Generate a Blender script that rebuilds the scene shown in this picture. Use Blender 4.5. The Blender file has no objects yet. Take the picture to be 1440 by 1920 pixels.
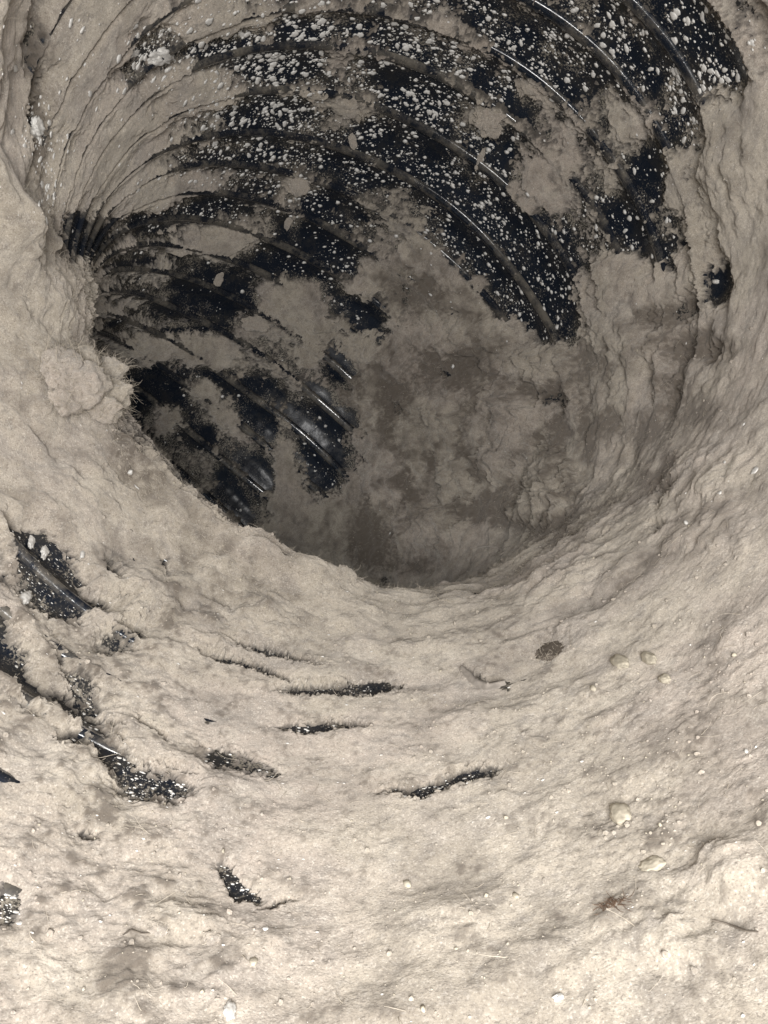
import bpy, math, time
import numpy as np

T0 = time.time()
R = 0.1                                   # duct radius in metres; the field maths below runs in duct radii
scn = bpy.context.scene
rng = np.random.default_rng(11)

# ------------------------------------------------------------------ camera
W0, H0, FPX = 1440.0, 1920.0, 1400.0
cam = bpy.data.cameras.new("camera")
cam.sensor_fit = 'VERTICAL'
cam.sensor_height = 24.0
cam.lens = 24.0 * FPX / H0
cam.clip_start, cam.clip_end = 0.001, 50.0
camo = bpy.data.objects.new("camera", cam)
camo.rotation_euler = (math.radians(90), 0, 0)
scn.collection.objects.link(camo)
scn.camera = camo
scn.render.resolution_x, scn.render.resolution_y = 768, 1024

# ------------------------------------------------------------------ world, lamp, exposure
world = bpy.data.worlds.new("World")
scn.world = world
world.use_nodes = True
bg = world.node_tree.nodes["Background"]
bg.inputs[0].default_value = (0.80, 0.90, 1.0, 1)
bg.inputs[1].default_value = 0.22
lamp = bpy.data.lights.new("work_lamp", 'AREA')
lamp.shape = 'DISK'
lamp.size = 0.11
lamp.energy = 0.82
lamp.color = (1.0, 0.98, 0.957)
lampo = bpy.data.objects.new("work_lamp", lamp)
lampo.location = (0.008, -0.068, -0.004)
lampo.rotation_euler = (math.radians(90), 0, 0)
scn.collection.objects.link(lampo)
scn.view_settings.view_transform = 'Standard'
scn.view_settings.look = 'None'
scn.view_settings.exposure = 0.06
scn.view_settings.gamma = 1.0


# ------------------------------------------------------------------ helpers
def to_world(X):
    """duct frame (x right, y up, z forward, in radii) -> world metres"""
    return np.stack([X[..., 0], X[..., 2], X[..., 1]], -1) * R


def project(X):
    z = X[..., 2]
    ok = z > 0.05
    zz = np.where(ok, z, 1.0)
    u = np.where(ok, W0 / 2 + FPX * X[..., 0] / zz, -9e3)
    v = np.where(ok, H0 / 2 - FPX * X[..., 1] / zz, -9e3)
    return u, v, z


def _h(ix, iy, iz, seed):
    h = (ix * np.int64(374761393) + iy * np.int64(668265263) + iz * np.int64(1274126177) + np.int64(seed) * np.int64(974634541)) & 0x7fffffff
    h = ((h ^ (h >> 13)) * np.int64(1103515245)) & 0x7fffffff
    return h ^ (h >> 16)


def vnoise(X, f, seed=0):
    """gradient noise of points X at frequency f, about -1..1"""
    p = X * f
    i = np.floor(p).astype(np.int64)
    d = (p - i).astype(np.float32)
    w = d * d * d * (d * (d * 6 - 15) + 10)
    out = np.zeros(len(X), np.float32)
    for a in (0, 1):
        wa = w[:, 0] if a else 1 - w[:, 0]
        for b in (0, 1):
            wb = w[:, 1] if b else 1 - w[:, 1]
            for c in (0, 1):
                wc = w[:, 2] if c else 1 - w[:, 2]
                h = _h(i[:, 0] + a, i[:, 1] + b, i[:, 2] + c, seed)
                gx = ((h & 1023) / 511.5 - 1).astype(np.float32)
                gy = (((h >> 10) & 1023) / 511.5 - 1).astype(np.float32)
                gz = (((h >> 20) & 1023) / 511.5 - 1).astype(np.float32)
                out += wa * wb * wc * (gx * (d[:, 0] - a) + gy * (d[:, 1] - b) + gz * (d[:, 2] - c))
    return out * 1.5


def fbm(X, f, octv, seed=0, gain=0.5):
    o = np.zeros(len(X), np.float32)
    a = 1.0
    for k in range(octv):
        o += a * vnoise(X, f * 2.03 ** k, seed + k * 17)
        a *= gain
    return o


def worley(X, f, seed=0):
    """distance to the nearest jittered point, 0..~1"""
    p = X * f
    i = np.floor(p).astype(np.int64)
    best = np.full(len(X), 9.0, np.float32)
    for a in (-1, 0, 1):
        for b in (-1, 0, 1):
            for c in (-1, 0, 1):
                h = _h(i[:, 0] + a, i[:, 1] + b, i[:, 2] + c, seed)
                dx = i[:, 0] + a + (h & 1023) / 1023.0 - p[:, 0]
                dy = i[:, 1] + b + ((h >> 10) & 1023) / 1023.0 - p[:, 1]
                dz = i[:, 2] + c + ((h >> 20) & 1023) / 1023.0 - p[:, 2]
                np.minimum(best, (dx * dx + dy * dy + dz * dz).astype(np.float32), out=best)
    return np.sqrt(best)


def smooth(x, a, b):
    t = np.clip((x - a) / (b - a), 0, 1)
    return t * t * (3 - 2 * t)


def tag(o, label=None, cat=None, group=None, kind=None):
    for k, val in (("label", label), ("category", cat), ("group", group), ("kind", kind)):
        if val:
            o[k] = val
    return o


def mesh_from(name, V, quads=None, tris=None, mat=None, smooth_shade=True, attrs=None):
    me = bpy.data.meshes.new(name)
    V = np.ascontiguousarray(V, np.float32)
    me.vertices.add(len(V))
    me.vertices.foreach_set("co", V.ravel())
    loops, starts, n = [], [], 0
    if quads is not None and len(quads):
        loops.append(quads.ravel())
        starts.append(np.arange(len(quads)) * 4)
        n = len(quads) * 4
    if tris is not None and len(tris):
        loops.append(tris.ravel())
        starts.append(np.arange(len(tris)) * 3 + n)
    L = np.concatenate(loops).astype(np.int32)
    St = np.concatenate(starts).astype(np.int32)
    me.loops.add(len(L))
    me.loops.foreach_set("vertex_index", L)
    me.polygons.add(len(St))
    me.polygons.foreach_set("loop_start", St)
    me.polygons.foreach_set("use_smooth", np.full(len(St), smooth_shade))
    me.update(calc_edges=True)
    if attrs:
        for k, a in attrs.items():
            at = me.attributes.new(k, 'FLOAT', 'POINT')
            at.data.foreach_set("value", np.ascontiguousarray(a, np.float32))
    if mat:
        me.materials.append(mat)
    return me


def add_obj(name, me, parent=None):
    o = bpy.data.objects.new(name, me)
    scn.collection.objects.link(o)
    if parent:
        o.parent = parent
    return o


# ------------------------------------------------------------------ materials
def new_mat(name):
    m = bpy.data.materials.new(name)
    m.use_nodes = True
    nt = m.node_tree
    return m, nt, nt.nodes["Principled BSDF"]


def nz(nt, scale, detail=3, rough=0.55, vec=None):
    n = nt.nodes.new("ShaderNodeTexNoise")
    n.inputs["Scale"].default_value = scale
    n.inputs["Detail"].default_value = detail
    n.inputs["Roughness"].default_value = rough
    if vec:
        nt.links.new(vec, n.inputs["Vector"])
    return n.outputs["Fac"]


def mapr(nt, x, a, b, c=0.0, d=1.0):
    n = nt.nodes.new("ShaderNodeMapRange")
    n.inputs[1].default_value, n.inputs[2].default_value = a, b
    n.inputs[3].default_value, n.inputs[4].default_value = c, d
    nt.links.new(x, n.inputs[0])
    return n.outputs[0]


def mix(nt, fac, a, b, mode='MIX'):
    n = nt.nodes.new("ShaderNodeMix")
    n.data_type = 'RGBA'
    n.blend_type = mode
    for sock, val in ((n.inputs[0], fac), (n.inputs[6], a), (n.inputs[7], b)):
        if isinstance(val, bpy.types.NodeSocket):
            nt.links.new(val, sock)
        elif isinstance(val, (int, float)):
            sock.default_value = val
        else:
            sock.default_value = (*val, 1)
    return n.outputs[2]


def math_n(nt, op, a, b=None):
    n = nt.nodes.new("ShaderNodeMath")
    n.operation = op
    for k, val in enumerate((a, b)):
        if val is None:
            continue
        if isinstance(val, bpy.types.NodeSocket):
            nt.links.new(val, n.inputs[k])
        else:
            n.inputs[k].default_value = val
    return n.outputs[0]


def dust_material(name, tint=(1, 1, 1), use_attr=True):
    m, nt, b = new_mat(name)
    co = nt.nodes.new("ShaderNodeTexCoord").outputs["Object"]
    tan, grey, pink, cream = [tuple(c * t for c, t in zip(col, tint)) for col in
                              ((0.45, 0.402, 0.335), (0.30, 0.272, 0.242), (0.457, 0.398, 0.343), (0.555, 0.505, 0.43))]
    c = mix(nt, mapr(nt, nz(nt, 24, 4, 0.6, co), 0.45, 0.60), tan, pink)
    c = mix(nt, mapr(nt, nz(nt, 48, 6, 0.7, co), 0.50, 0.68, 0, 0.8), c, grey)
    c = mix(nt, mapr(nt, nz(nt, 90, 5, 0.65, co), 0.55, 0.70, 0, 0.7), c, cream)
    c = mix(nt, mapr(nt, nz(nt, 260, 6, 0.72, co), 0.51, 0.68, 0, 0.8), c, (0.25, 0.225, 0.20))
    # salt and pepper of single grains and fibres
    for sc_, k_ in ((1000, 0.5), (3000, 0.9)):
        fine = nz(nt, sc_, 2, 0.6, co)
        c = mix(nt, mapr(nt, fine, 0.57, 0.72, 0, k_), c, (0.66, 0.61, 0.54))
        c = mix(nt, mapr(nt, fine, 0.43, 0.30, 0, k_), c, (0.24, 0.21, 0.18))
    if use_attr:
        at = nt.nodes.new("ShaderNodeAttribute")
        at.attribute_name = "thin"
        # a thin coat lets the black film show through between the grains
        brk = math_n(nt, 'ADD', at.outputs["Fac"], math_n(nt, 'MULTIPLY', math_n(nt, 'SUBTRACT', nz(nt, 420, 4, 0.65, co), 0.5), 0.9))
        c = mix(nt, mapr(nt, brk, 0.25, 0.95, 0, 0.86), c, (0.055, 0.05, 0.047))
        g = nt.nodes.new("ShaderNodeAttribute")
        g.attribute_name = "grime_shade"
        c = mix(nt, math_n(nt, 'MULTIPLY', g.outputs["Fac"], 0.85), c, (0.135, 0.113, 0.092))  # dirty streaks, and crevice shade put into the dust colour
    nt.links.new(c, b.inputs["Base Color"])
    b.inputs["Roughness"].default_value = 1.0
    b.inputs["Specular IOR Level"].default_value = 0.05
    b.inputs["Diffuse Roughness"].default_value = 0.9
    b.inputs["Sheen Weight"].default_value = 0.15
    b.inputs["Sheen Roughness"].default_value = 0.6
    bm = nt.nodes.new("ShaderNodeBump")
    bm.inputs["Strength"].default_value = 0.42
    bm.inputs["Distance"].default_value = 0.0007
    h = math_n(nt, 'ADD', math_n(nt, 'MULTIPLY', nz(nt, 700, 4, 0.7, co), 0.7), math_n(nt, 'MULTIPLY', nz(nt, 2600, 2, 0.6, co), 0.6))
    nt.links.new(h, bm.inputs["Height"])
    nt.links.new(bm.outputs[0], b.inputs["Normal"])
    return m


def plastic_material(name="black_plastic_film", rib=False):
    m, nt, b = new_mat(name)
    co = nt.nodes.new("ShaderNodeTexCoord").outputs["Object"]
    at = nt.nodes.new("ShaderNodeAttribute")
    at.attribute_name = "dusty"
    dusty = at.outputs["Fac"]
    haze = mapr(nt, math_n(nt, 'ADD', nz(nt, 150, 7, 0.75, co), math_n(nt, 'MULTIPLY', dusty, 0.22)), 0.50, 0.80, 0, 1.0)
    # grains of dust lying singly on the film, thicker beside the coat
    th = math_n(nt, 'ADD', nz(nt, 1400, 4, 0.75, co), math_n(nt, 'MULTIPLY', math_n(nt, 'SUBTRACT', nz(nt, 110, 4, 0.65, co), 0.5), 0.55))
    th = math_n(nt, 'ADD', th, math_n(nt, 'MULTIPLY', dusty, 0.14))
    grain = mapr(nt, th, 0.615, 0.72, 0, 0.8)
    c = mix(nt, haze, (0.013, 0.0175, 0.027), (0.042, 0.039, 0.035))
    if rib:
        c = mix(nt, mapr(nt, nz(nt, 70, 5, 0.7, co), 0.46, 0.62, 0, 0.8), c, (0.20, 0.18, 0.15))
    c = mix(nt, grain, c, (0.40, 0.36, 0.30))
    nt.links.new(c, b.inputs["Base Color"])
    nt.links.new(mapr(nt, math_n(nt, 'MAXIMUM', math_n(nt, 'MULTIPLY', haze, 0.6), grain), 0, 0.8, 0.12 if rib else 0.26, 0.8), b.inputs["Roughness"])
    b.inputs["Specular IOR Level"].default_value = 0.7 if rib else 0.25
    bm = nt.nodes.new("ShaderNodeBump")
    bm.inputs["Strength"].default_value = 0.25
    bm.inputs["Distance"].default_value = 0.0008
    nt.links.new(math_n(nt, 'ADD', nz(nt, 160, 4, 0.6, co), math_n(nt, 'MULTIPLY', grain, 0.3)), bm.inputs["Height"])
    nt.links.new(bm.outputs[0], b.inputs["Normal"])
    return m


def plain(name, col, rough=0.8, spec=0.2):
    m, nt, b = new_mat(name)
    co = nt.nodes.new("ShaderNodeTexCoord").outputs["Object"]
    d = tuple(x * 0.72 for x in col)
    nt.links.new(mix(nt, mapr(nt, nz(nt, 700, 3, 0.6, co), 0.35, 0.65), d, col), b.inputs["Base Color"])
    b.inputs["Roughness"].default_value = rough
    b.inputs["Specular IOR Level"].default_value = spec
    return m


M_DUST = dust_material("lint_dust")
M_CLUMP = dust_material("lint_clump", use_attr=False)
M_FILM = plastic_material()
M_RIB = plastic_material("black_wire_rib", True)
M_SPECK = plain("pale_speck", (0.94, 0.92, 0.88), 0.4, 0.7)
M_FIBRE = plain("lint_fibre", (0.66, 0.59, 0.49), 0.95, 0.05)
M_CREAM = plain("cream_crumb", (0.60, 0.545, 0.44), 0.9, 0.1)
M_WHITE = plain("white_crumb", (0.88, 0.86, 0.82), 0.8, 0.2)
M_DARK = plain("dark_pit_lint", (0.22, 0.19, 0.16), 1.0, 0.05)
M_BROWN = plain("brown_fibre", (0.21, 0.145, 0.105), 0.9, 0.1)
M_FLAKE = plain("grey_flake", (0.40, 0.36, 0.32), 0.95, 0.1)

# ------------------------------------------------------------------ the duct's centreline and wall
PAR = dict(cx=-0.06800516396489069, cy=0.3553359683497152, dx=-0.09582990435709847, dy=-0.011993254066812627,
           az=4.005773505439269, k0=-0.2713972038512788, k1=0.8581172906360174, s1=1.8220004463246486,
           w=0.17918341120802816, tn=-0.2008396048199229, tb=0.031502014163960396)
SL = np.arange(-0.9, 5.6, 0.02)


def centreline():
    ds = SL[1] - SL[0]
    k = PAR['k0'] + (PAR['k1'] - PAR['k0']) / (1 + np.exp(-(SL - PAR['s1']) / PAR['w']))
    d = np.array([PAR['dx'], PAR['dy'], 1.0])
    d /= np.linalg.norm(d)
    b = np.array([math.cos(PAR['az']), math.sin(PAR['az']), 0])
    b -= d * b.dot(d)
    b /= np.linalg.norm(b)
    a = np.cumsum(k) * ds
    i0 = np.searchsorted(SL, 0.0)
    a -= a[i0]
    T = np.cos(a)[:, None] * d + np.sin(a)[:, None] * b
    N = -np.sin(a)[:, None] * d + np.cos(a)[:, None] * b
    P = np.cumsum(T, 0) * ds
    P -= P[i0]
    P += np.array([PAR['cx'], PAR['cy'], 0])
    return P, T, N, np.cross(T, N)


CL = centreline()
# rib positions along the duct, read off the rings that show
RIBS = np.array(list(np.arange(1.25 - 0.145 * 12, 1.2, 0.145)) +
                [1.25, 1.39, 1.53, 1.67, 1.81, 1.95, 2.13, 2.28, 2.43, 2.55, 2.70, 2.85, 2.97, 3.09, 3.21, 3.33, 3.45, 3.57, 3.69, 3.79] +
                list(np.arange(3.91, 5.3, 0.125)))
RIBS = RIBS[RIBS > -0.45]


def lip_bulge(s, th):
    """crumpled inner side of the bend: the wall pushed into the bore (positive = inward)"""
    d = np.degrees(th)
    d = (d + 180) % 360 - 180
    sc = np.interp(d, [-110, -80, -62, -48, -36, -22, 0, 60, 110], [1.45, 1.55, 1.72, 1.95, 2.35, 2.55, 2.50, 2.52, 2.5])
    am = np.interp(d, [-125, -100, -80, -62, -48, -38, -28, -10, 26, 40, 58, 85, 110], [0.0, 0.06, 0.085, 0.085, 0.06, -0.02, 0.0, 0.045, 0.045, 0.012, -0.022, -0.025, 0.0])
    wd = np.interp(d, [-80, -48, -30, 0], [0.16, 0.18, 0.25, 0.30])
    am = am + 0.016 * np.sin(5 * th + 0.6) * smooth(d, -75, -20) * smooth(d, 60, 30) + (0.010 * np.sin(13 * th + 2.2 + 3 * s) + 0.006 * np.sin(29 * th + 1.0 - 5 * s)) * smooth(d, 90, 40)
    return am * np.exp(-((s - sc) / wd) ** 2)


def wall(s, th, r):
    """points of the wall at (s, angle) with radius r (arrays of one shape)"""
    P, T, N, B = [np.stack([np.interp(s, SL, A[:, k]) for k in range(3)], -1) for A in CL]
    c, q = np.cos(th), np.sin(th)
    return (P + (r * c)[..., None] * N + (r * q)[..., None] * B + (PAR['tn'] * c + PAR['tb'] * q)[..., None] * T)


def rib_phase(s):
    """0 at each rib, running 0..1 to the next; and the distance to the nearest rib"""
    j = np.clip(np.searchsorted(RIBS, s) - 1, 0, len(RIBS) - 2)
    ph = (s - RIBS[j]) / (RIBS[j + 1] - RIBS[j])
    return ph, np.minimum(np.abs(s - RIBS[j]), np.abs(RIBS[j + 1] - s)), j


def sunk(s, th):
    """1 where the lint has pressed the film flat over the wires, on the near floor"""
    d = np.degrees(th)
    return smooth(d, 125, 105) * np.maximum(smooth(d, 8, 22) * smooth(s, 2.25, 1.95), smooth(d, -80, -55) * smooth(s, 0.98, 0.88))


def film_sag(s, th):
    ph, _, _ = rib_phase(s)
    k = np.interp(s, SL, PAR['k0'] + (PAR['k1'] - PAR['k0']) / (1 + np.exp(-(SL - PAR['s1']) / PAR['w'])))
    stretch = np.clip(1 - k * np.cos(th), 0.1, 2)
    return 0.020 * np.sin(np.pi * np.clip(ph, 0, 1)) ** 2 * np.clip(stretch, 0.2, 1.2) * (1 - 0.8 * sunk(s, th))


# ------------------------------------------------------------------ where the dust lies (thickness 0..9 over the field of view, 40 px cells)
ROWS = """
967899875885636443 441112333323200556
958998648886632322 245211113323220146
968998333211112453 112441133310132106
937985367731112542 111323112200023116
958878756664245355 001212431251256568
948878874421133552 201463364564537889
957688776663134321 220212357456438999
967788765322332113 111310467644378999
977887887653354311 212241566473476888
987767875212341135 532222566446276788
995147111145410312 563122334524435688
995036446776200043 167312122533244588
997664463232010116 657721222487477479
998554562001446255 456761113488888379
999656611124786221 666675102588877889
999743555436788832 666676201578888899
999935776572357458 867775445678888888
999999602454365248 756878766788778888
999996134733354578 776788777678768888
999995155672143158 777887877778878888
999997253265252068 887778777888888888
999988666555363168 788778878877888888
999996774625172278 888787788778888888
999999788514687788 887778778888888888
899999999851688888 878877777888888888
647899999999888888 888877788888888888
632899999999998888 888888888888888888
753499999999999888 888888888888888888
875456999768999999 988888888888888888
798799779779999999 998888888888888888
588998999999999999 999888888888888888
499989999999999999 999988888888888888
558967999999999999 999988888888888888
888689999999999999 999998888888888888
998789999999999999 999999988888888888
999899999999999999 999999988888888888
999999999999999999 999999998888888888
999899999999999999 999999988777778888
999799999999999999 999999998777777888
999799999999999999 999999998877777788
999999999999999999 999999998877777888
999999999998999999 999999999988888888
799999999999999999 999999999998877788
899999999999999999 999999999998877778
999999999999999999 999999999999887788
999999999999999999 999999999999988788
999999999999999999 999999999999998888
999999999999999999 999999999999998888
"""
GRID = np.array([[int(ch) for ch in r.replace(' ', '')] for r in ROWS.split('\n') if r.strip()], np.float32)
# single patches: x, y, half length, half width, angle (degrees, down to the right is positive), change of thickness
PATCH = [
    # bare strips between the ribs on the near wall below
    (95, 1075, 78, 34, 54, -8.5), (142, 1128, 40, 20, 30, -8), (208, 1072, 24, 9, 55, -5.5), (305, 1064, 22, 11, 50, -4.5),
    (225, 1198, 50, 24, -20, -5), (15, 1225, 70, 26, 60, -7), (55, 1312, 34, 24, 55, -6.5),
    (158, 1288, 34, 12, 48, -6), (172, 1365, 92, 25, 49, -7), (218, 1428, 60, 20, 40, -6.2), (292, 1478, 62, 27, 6, -9),
    (133, 1395, 26, 16, 50, -5), (120, 1040, 24, 12, 50, -5), (40, 1010, 46, 16, 55, -5.2), (110, 1230, 40, 10, 50, -3.5),
    (505, 1228, 80, 7, 14, -9.5), (475, 1255, 66, 8, 20, -9.5), (640, 1297, 104, 11, -3, -10), (600, 1366, 70, 10, 1, -10),
    (440, 1432, 78, 20, 14, -7.2), (800, 1487, 38, 12, -10, -11), (880, 1460, 52, 12, -14, -9), (735, 1487, 30, 5, -5, -6.5),
    (430, 1645, 34, 11, 52, -8.5), (470, 1680, 22, 10, 40, -7.5), (440, 1676, 14, 10, 60, -6), (520, 1700, 36, 5, -20, -6),
    (6, 1700, 26, 40, 0, -3.4), (165, 1575, 16, 12, 30, -6), (280, 1372, 30, 6, 35, -6), (410, 1240, 40, 9, 15, -5),
    (890, 1270, 26, 6, 30, -4), (720, 1087, 14, 9, 0, -3), (215, 585, 4, 4, 0, 0),
    # bare spots high on the right wall
    (1300, 240, 26, 85, -6, -3.5), (1205, 345, 34, 60, 24, -4), (1350, 515, 26, 42, 0, -5), (1225, 455, 15, 60, -28, -4),
    (1170, 415, 22, 60, -42, -3), (1240, 465, 9, 60, -30, -3.5), (1110, 250, 22, 40, 10, -2), (1300, 460, 34, 9, 5, -3),
    (855, 598, 12, 24, -15, -6), (745, 772, 9, 20, -10, -4), (890, 680, 14, 12, 0, -3), (835, 705, 14, 10, 0, -3), (780, 735, 9, 12, 0, -3),
    (1310, 570, 30, 18, -20, -2.5), (1285, 650, 60, 24, -35, -2.4), (1320, 665, 55, 16, -5, -2.4), (1270, 590, 60, 20, -35, -2.4),
    (1270, 720, 30, 40, 20, -2), (1245, 930, 10, 22, 5, -4), (1235, 995, 14, 10, 0, -3), (1050, 750, 50, 16, 5, -2.5), (1000, 745, 60, 20, 5, -2),
    # black gaps deep in the bore
    (640, 690, 20, 46, -20, -4), (590, 870, 26, 50, -22, -4.5), (600, 800, 22, 36, -28, -2), (660, 790, 30, 18, 25, -3), (495, 885, 22, 36, -25, -4),
    (440, 715, 70, 16, 16, -4.5), (480, 790, 50, 26, 38, -4), (270, 715, 46, 26, 20, -4), (370, 815, 40, 18, 38, -3.5), (440, 925, 16, 44, -28, -4),
    (600, 740, 24, 14, 40, -3), (560, 700, 60, 12, 38, -2.5), (180, 455, 50, 26, -30, -2.5), (985, 600, 70, 24, 22, -3), (1040, 540, 40, 46, 10, -2),
    (860, 470, 60, 44, 40, -2.5), (640, 600, 40, 40, 0, -1.5), (620, 450, 60, 60, 0, -2), (425, 560, 60, 22, 8, -2.5), (520, 590, 40, 16, 22, -2.5),
    (360, 525, 60, 8, 0, -2), (330, 620, 90, 6, -4, -4), (260, 492, 110, 6, -10, -3.5), (280, 545, 110, 6, -10, -3), (225, 600, 80, 6, -22, -3),
    # longer black bands along the ribs in the throat and at the top
    (300, 740, 110, 34, 22, -2.2), (420, 830, 100, 22, 48, -1.8), (560, 790, 80, 18, 58, -2.2), (480, 900, 70, 20, 62, -1.8), (330, 860, 60, 22, 45, -1.6),
    (560, 640, 120, 16, 35, -2.0), (690, 610, 60, 20, 50, -2.2), (640, 830, 26, 60, -22, -2.0), (470, 105, 110, 44, 0, -2.6), (560, 60, 60, 26, 0, -2.0),
    (440, 250, 110, 14, -8, -2.0), (430, 300, 130, 14, -8, -1.6), (540, 200, 70, 22, 5, -1.2), (800, 330, 120, 26, 38, -1.6), (960, 420, 90, 40, 45, -2.4), (1040, 470, 60, 50, 50, -1.6),
    (1000, 230, 90, 14, 42, -2.0), (300, 400, 160, 12, -12, -1.6),
    # dust streaks and clumps
    (840, 540, 120, 30, 47, 5), (715, 455, 100, 16, 33, 3.5), (650, 525, 60, 14, 35, 3), (705, 520, 40, 26, 30, 3.5), (560, 570, 90, 34, 20, 4),
    (400, 452, 90, 24, -6, 3.5), (560, 415, 36, 22, 40, 3), (915, 225, 32, 22, 25, 4), (1005, 175, 40, 16, 35, 3.5), (830, 30, 26, 22, 20, 3.5),
    (870, 60, 60, 10, 25, 3), (760, 120, 40, 8, 15, 2), (640, 205, 60, 18, 10, 2), (560, 350, 22, 18, 0, 3), (1010, 345, 50, 34, 40, 3), (1180, 215, 30, 46, 10, 3),
    (400, 150, 110, 26, -8, 3.5), (420, 120, 40, 10, 0, 0), (350, 210, 90, 18, -14, 2.5), (385, 180, 60, 14, -10, 2), (430, 35, 90, 22, -4, 2.5), (330, 360, 90, 22, -14, 2),
    (420, 775, 80, 26, 40, 3), (320, 790, 50, 26, 20, 2.5), (350, 660, 130, 26, 10, 2.5), (470, 660, 70, 22, 26, 2), (540, 860, 36, 60, -25, 2.5), (525, 930, 22, 70, -20, 3),
    (990, 640, 120, 24, 6, 2.5), (700, 700, 50, 90, 0, 1.5), (600, 690, 50, 26, 40, 2),
]
# darker, thinner and dirtier streaks in the coat, plus crevice shade painted between clods: x, y, half length, half width, angle, amount
GRIME_SHADE = [
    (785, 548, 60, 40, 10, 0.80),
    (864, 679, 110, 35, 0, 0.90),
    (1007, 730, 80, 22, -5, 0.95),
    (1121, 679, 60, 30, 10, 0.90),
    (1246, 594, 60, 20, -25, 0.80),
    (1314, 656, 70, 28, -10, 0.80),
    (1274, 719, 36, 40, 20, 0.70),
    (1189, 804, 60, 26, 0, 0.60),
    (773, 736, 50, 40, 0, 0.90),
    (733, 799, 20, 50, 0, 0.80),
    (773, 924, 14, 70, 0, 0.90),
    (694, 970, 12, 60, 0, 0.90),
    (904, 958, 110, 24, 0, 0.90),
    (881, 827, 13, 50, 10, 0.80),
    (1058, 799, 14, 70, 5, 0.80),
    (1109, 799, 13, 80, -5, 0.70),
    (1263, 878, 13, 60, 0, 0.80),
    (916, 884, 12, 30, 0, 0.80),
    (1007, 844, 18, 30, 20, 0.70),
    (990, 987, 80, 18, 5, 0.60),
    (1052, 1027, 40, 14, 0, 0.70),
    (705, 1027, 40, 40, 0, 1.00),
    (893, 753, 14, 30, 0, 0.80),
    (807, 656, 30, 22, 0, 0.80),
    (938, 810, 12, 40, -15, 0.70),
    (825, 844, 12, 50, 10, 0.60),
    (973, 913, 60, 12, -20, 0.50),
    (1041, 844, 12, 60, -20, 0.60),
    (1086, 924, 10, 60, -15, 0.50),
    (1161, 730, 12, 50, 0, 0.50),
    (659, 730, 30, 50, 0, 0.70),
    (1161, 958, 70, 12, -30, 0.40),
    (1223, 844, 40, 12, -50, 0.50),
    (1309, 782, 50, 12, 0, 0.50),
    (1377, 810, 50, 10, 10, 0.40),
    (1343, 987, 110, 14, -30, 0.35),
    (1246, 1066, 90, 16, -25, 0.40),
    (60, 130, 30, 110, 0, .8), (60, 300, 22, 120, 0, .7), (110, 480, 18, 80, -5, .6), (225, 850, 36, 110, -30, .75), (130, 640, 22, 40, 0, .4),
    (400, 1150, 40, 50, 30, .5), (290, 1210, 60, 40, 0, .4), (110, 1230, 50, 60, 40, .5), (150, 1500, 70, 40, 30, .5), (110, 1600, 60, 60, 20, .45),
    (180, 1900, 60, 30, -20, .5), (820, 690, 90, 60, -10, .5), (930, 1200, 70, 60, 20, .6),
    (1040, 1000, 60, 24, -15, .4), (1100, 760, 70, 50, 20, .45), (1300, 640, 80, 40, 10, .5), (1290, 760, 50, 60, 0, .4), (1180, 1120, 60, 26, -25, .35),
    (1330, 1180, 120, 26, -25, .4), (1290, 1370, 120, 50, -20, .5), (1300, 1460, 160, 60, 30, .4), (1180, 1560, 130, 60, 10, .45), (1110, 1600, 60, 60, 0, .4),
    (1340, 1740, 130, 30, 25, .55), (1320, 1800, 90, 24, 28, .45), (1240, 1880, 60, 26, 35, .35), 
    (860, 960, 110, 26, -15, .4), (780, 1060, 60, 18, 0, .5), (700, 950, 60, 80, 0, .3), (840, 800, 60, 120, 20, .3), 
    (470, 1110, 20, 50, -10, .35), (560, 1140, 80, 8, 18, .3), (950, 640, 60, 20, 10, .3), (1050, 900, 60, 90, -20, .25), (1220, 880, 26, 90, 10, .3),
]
# rounded clods of lint: x, y, half length, half width, angle, height (radii)
CLOD = [
    (813, 747, 50, 38, 0, 0.055),
    (722, 896, 36, 66, 0, 0.055),
    (807, 987, 60, 45, 0, 0.055),
    (984, 804, 45, 60, 0, 0.055),
    (944, 878, 28, 26, 0, 0.055),
    (1121, 975, 45, 40, 0, 0.014),
    (1166, 628, 55, 32, 0, 0.014),
    (1223, 651, 34, 36, 0, 0.014),
    (1195, 759, 36, 36, 0, 0.014),
    (1149, 525, 55, 45, 0, 0.014),
    (893, 628, 90, 30, 0, 0.055),
    (990, 679, 80, 26, 0, 0.055),
    (1041, 901, 40, 50, 0, 0.055),
    (1143, 833, 36, 60, 0, 0.014),
    (1320, 913, 50, 50, 0, 0.014),
    (842, 799, 34, 50, 0, 0.055),
    (768, 685, 40, 30, 0, 0.055),
    (676, 656, 40, 30, 0, 0.055),
    (955, 753, 40, 30, 0, 0.055),
    (864, 901, 34, 44, 0, 0.055),
    (1018, 958, 50, 30, 0, 0.055),
    (1081, 753, 24, 46, 0, 0.014),
]
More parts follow.
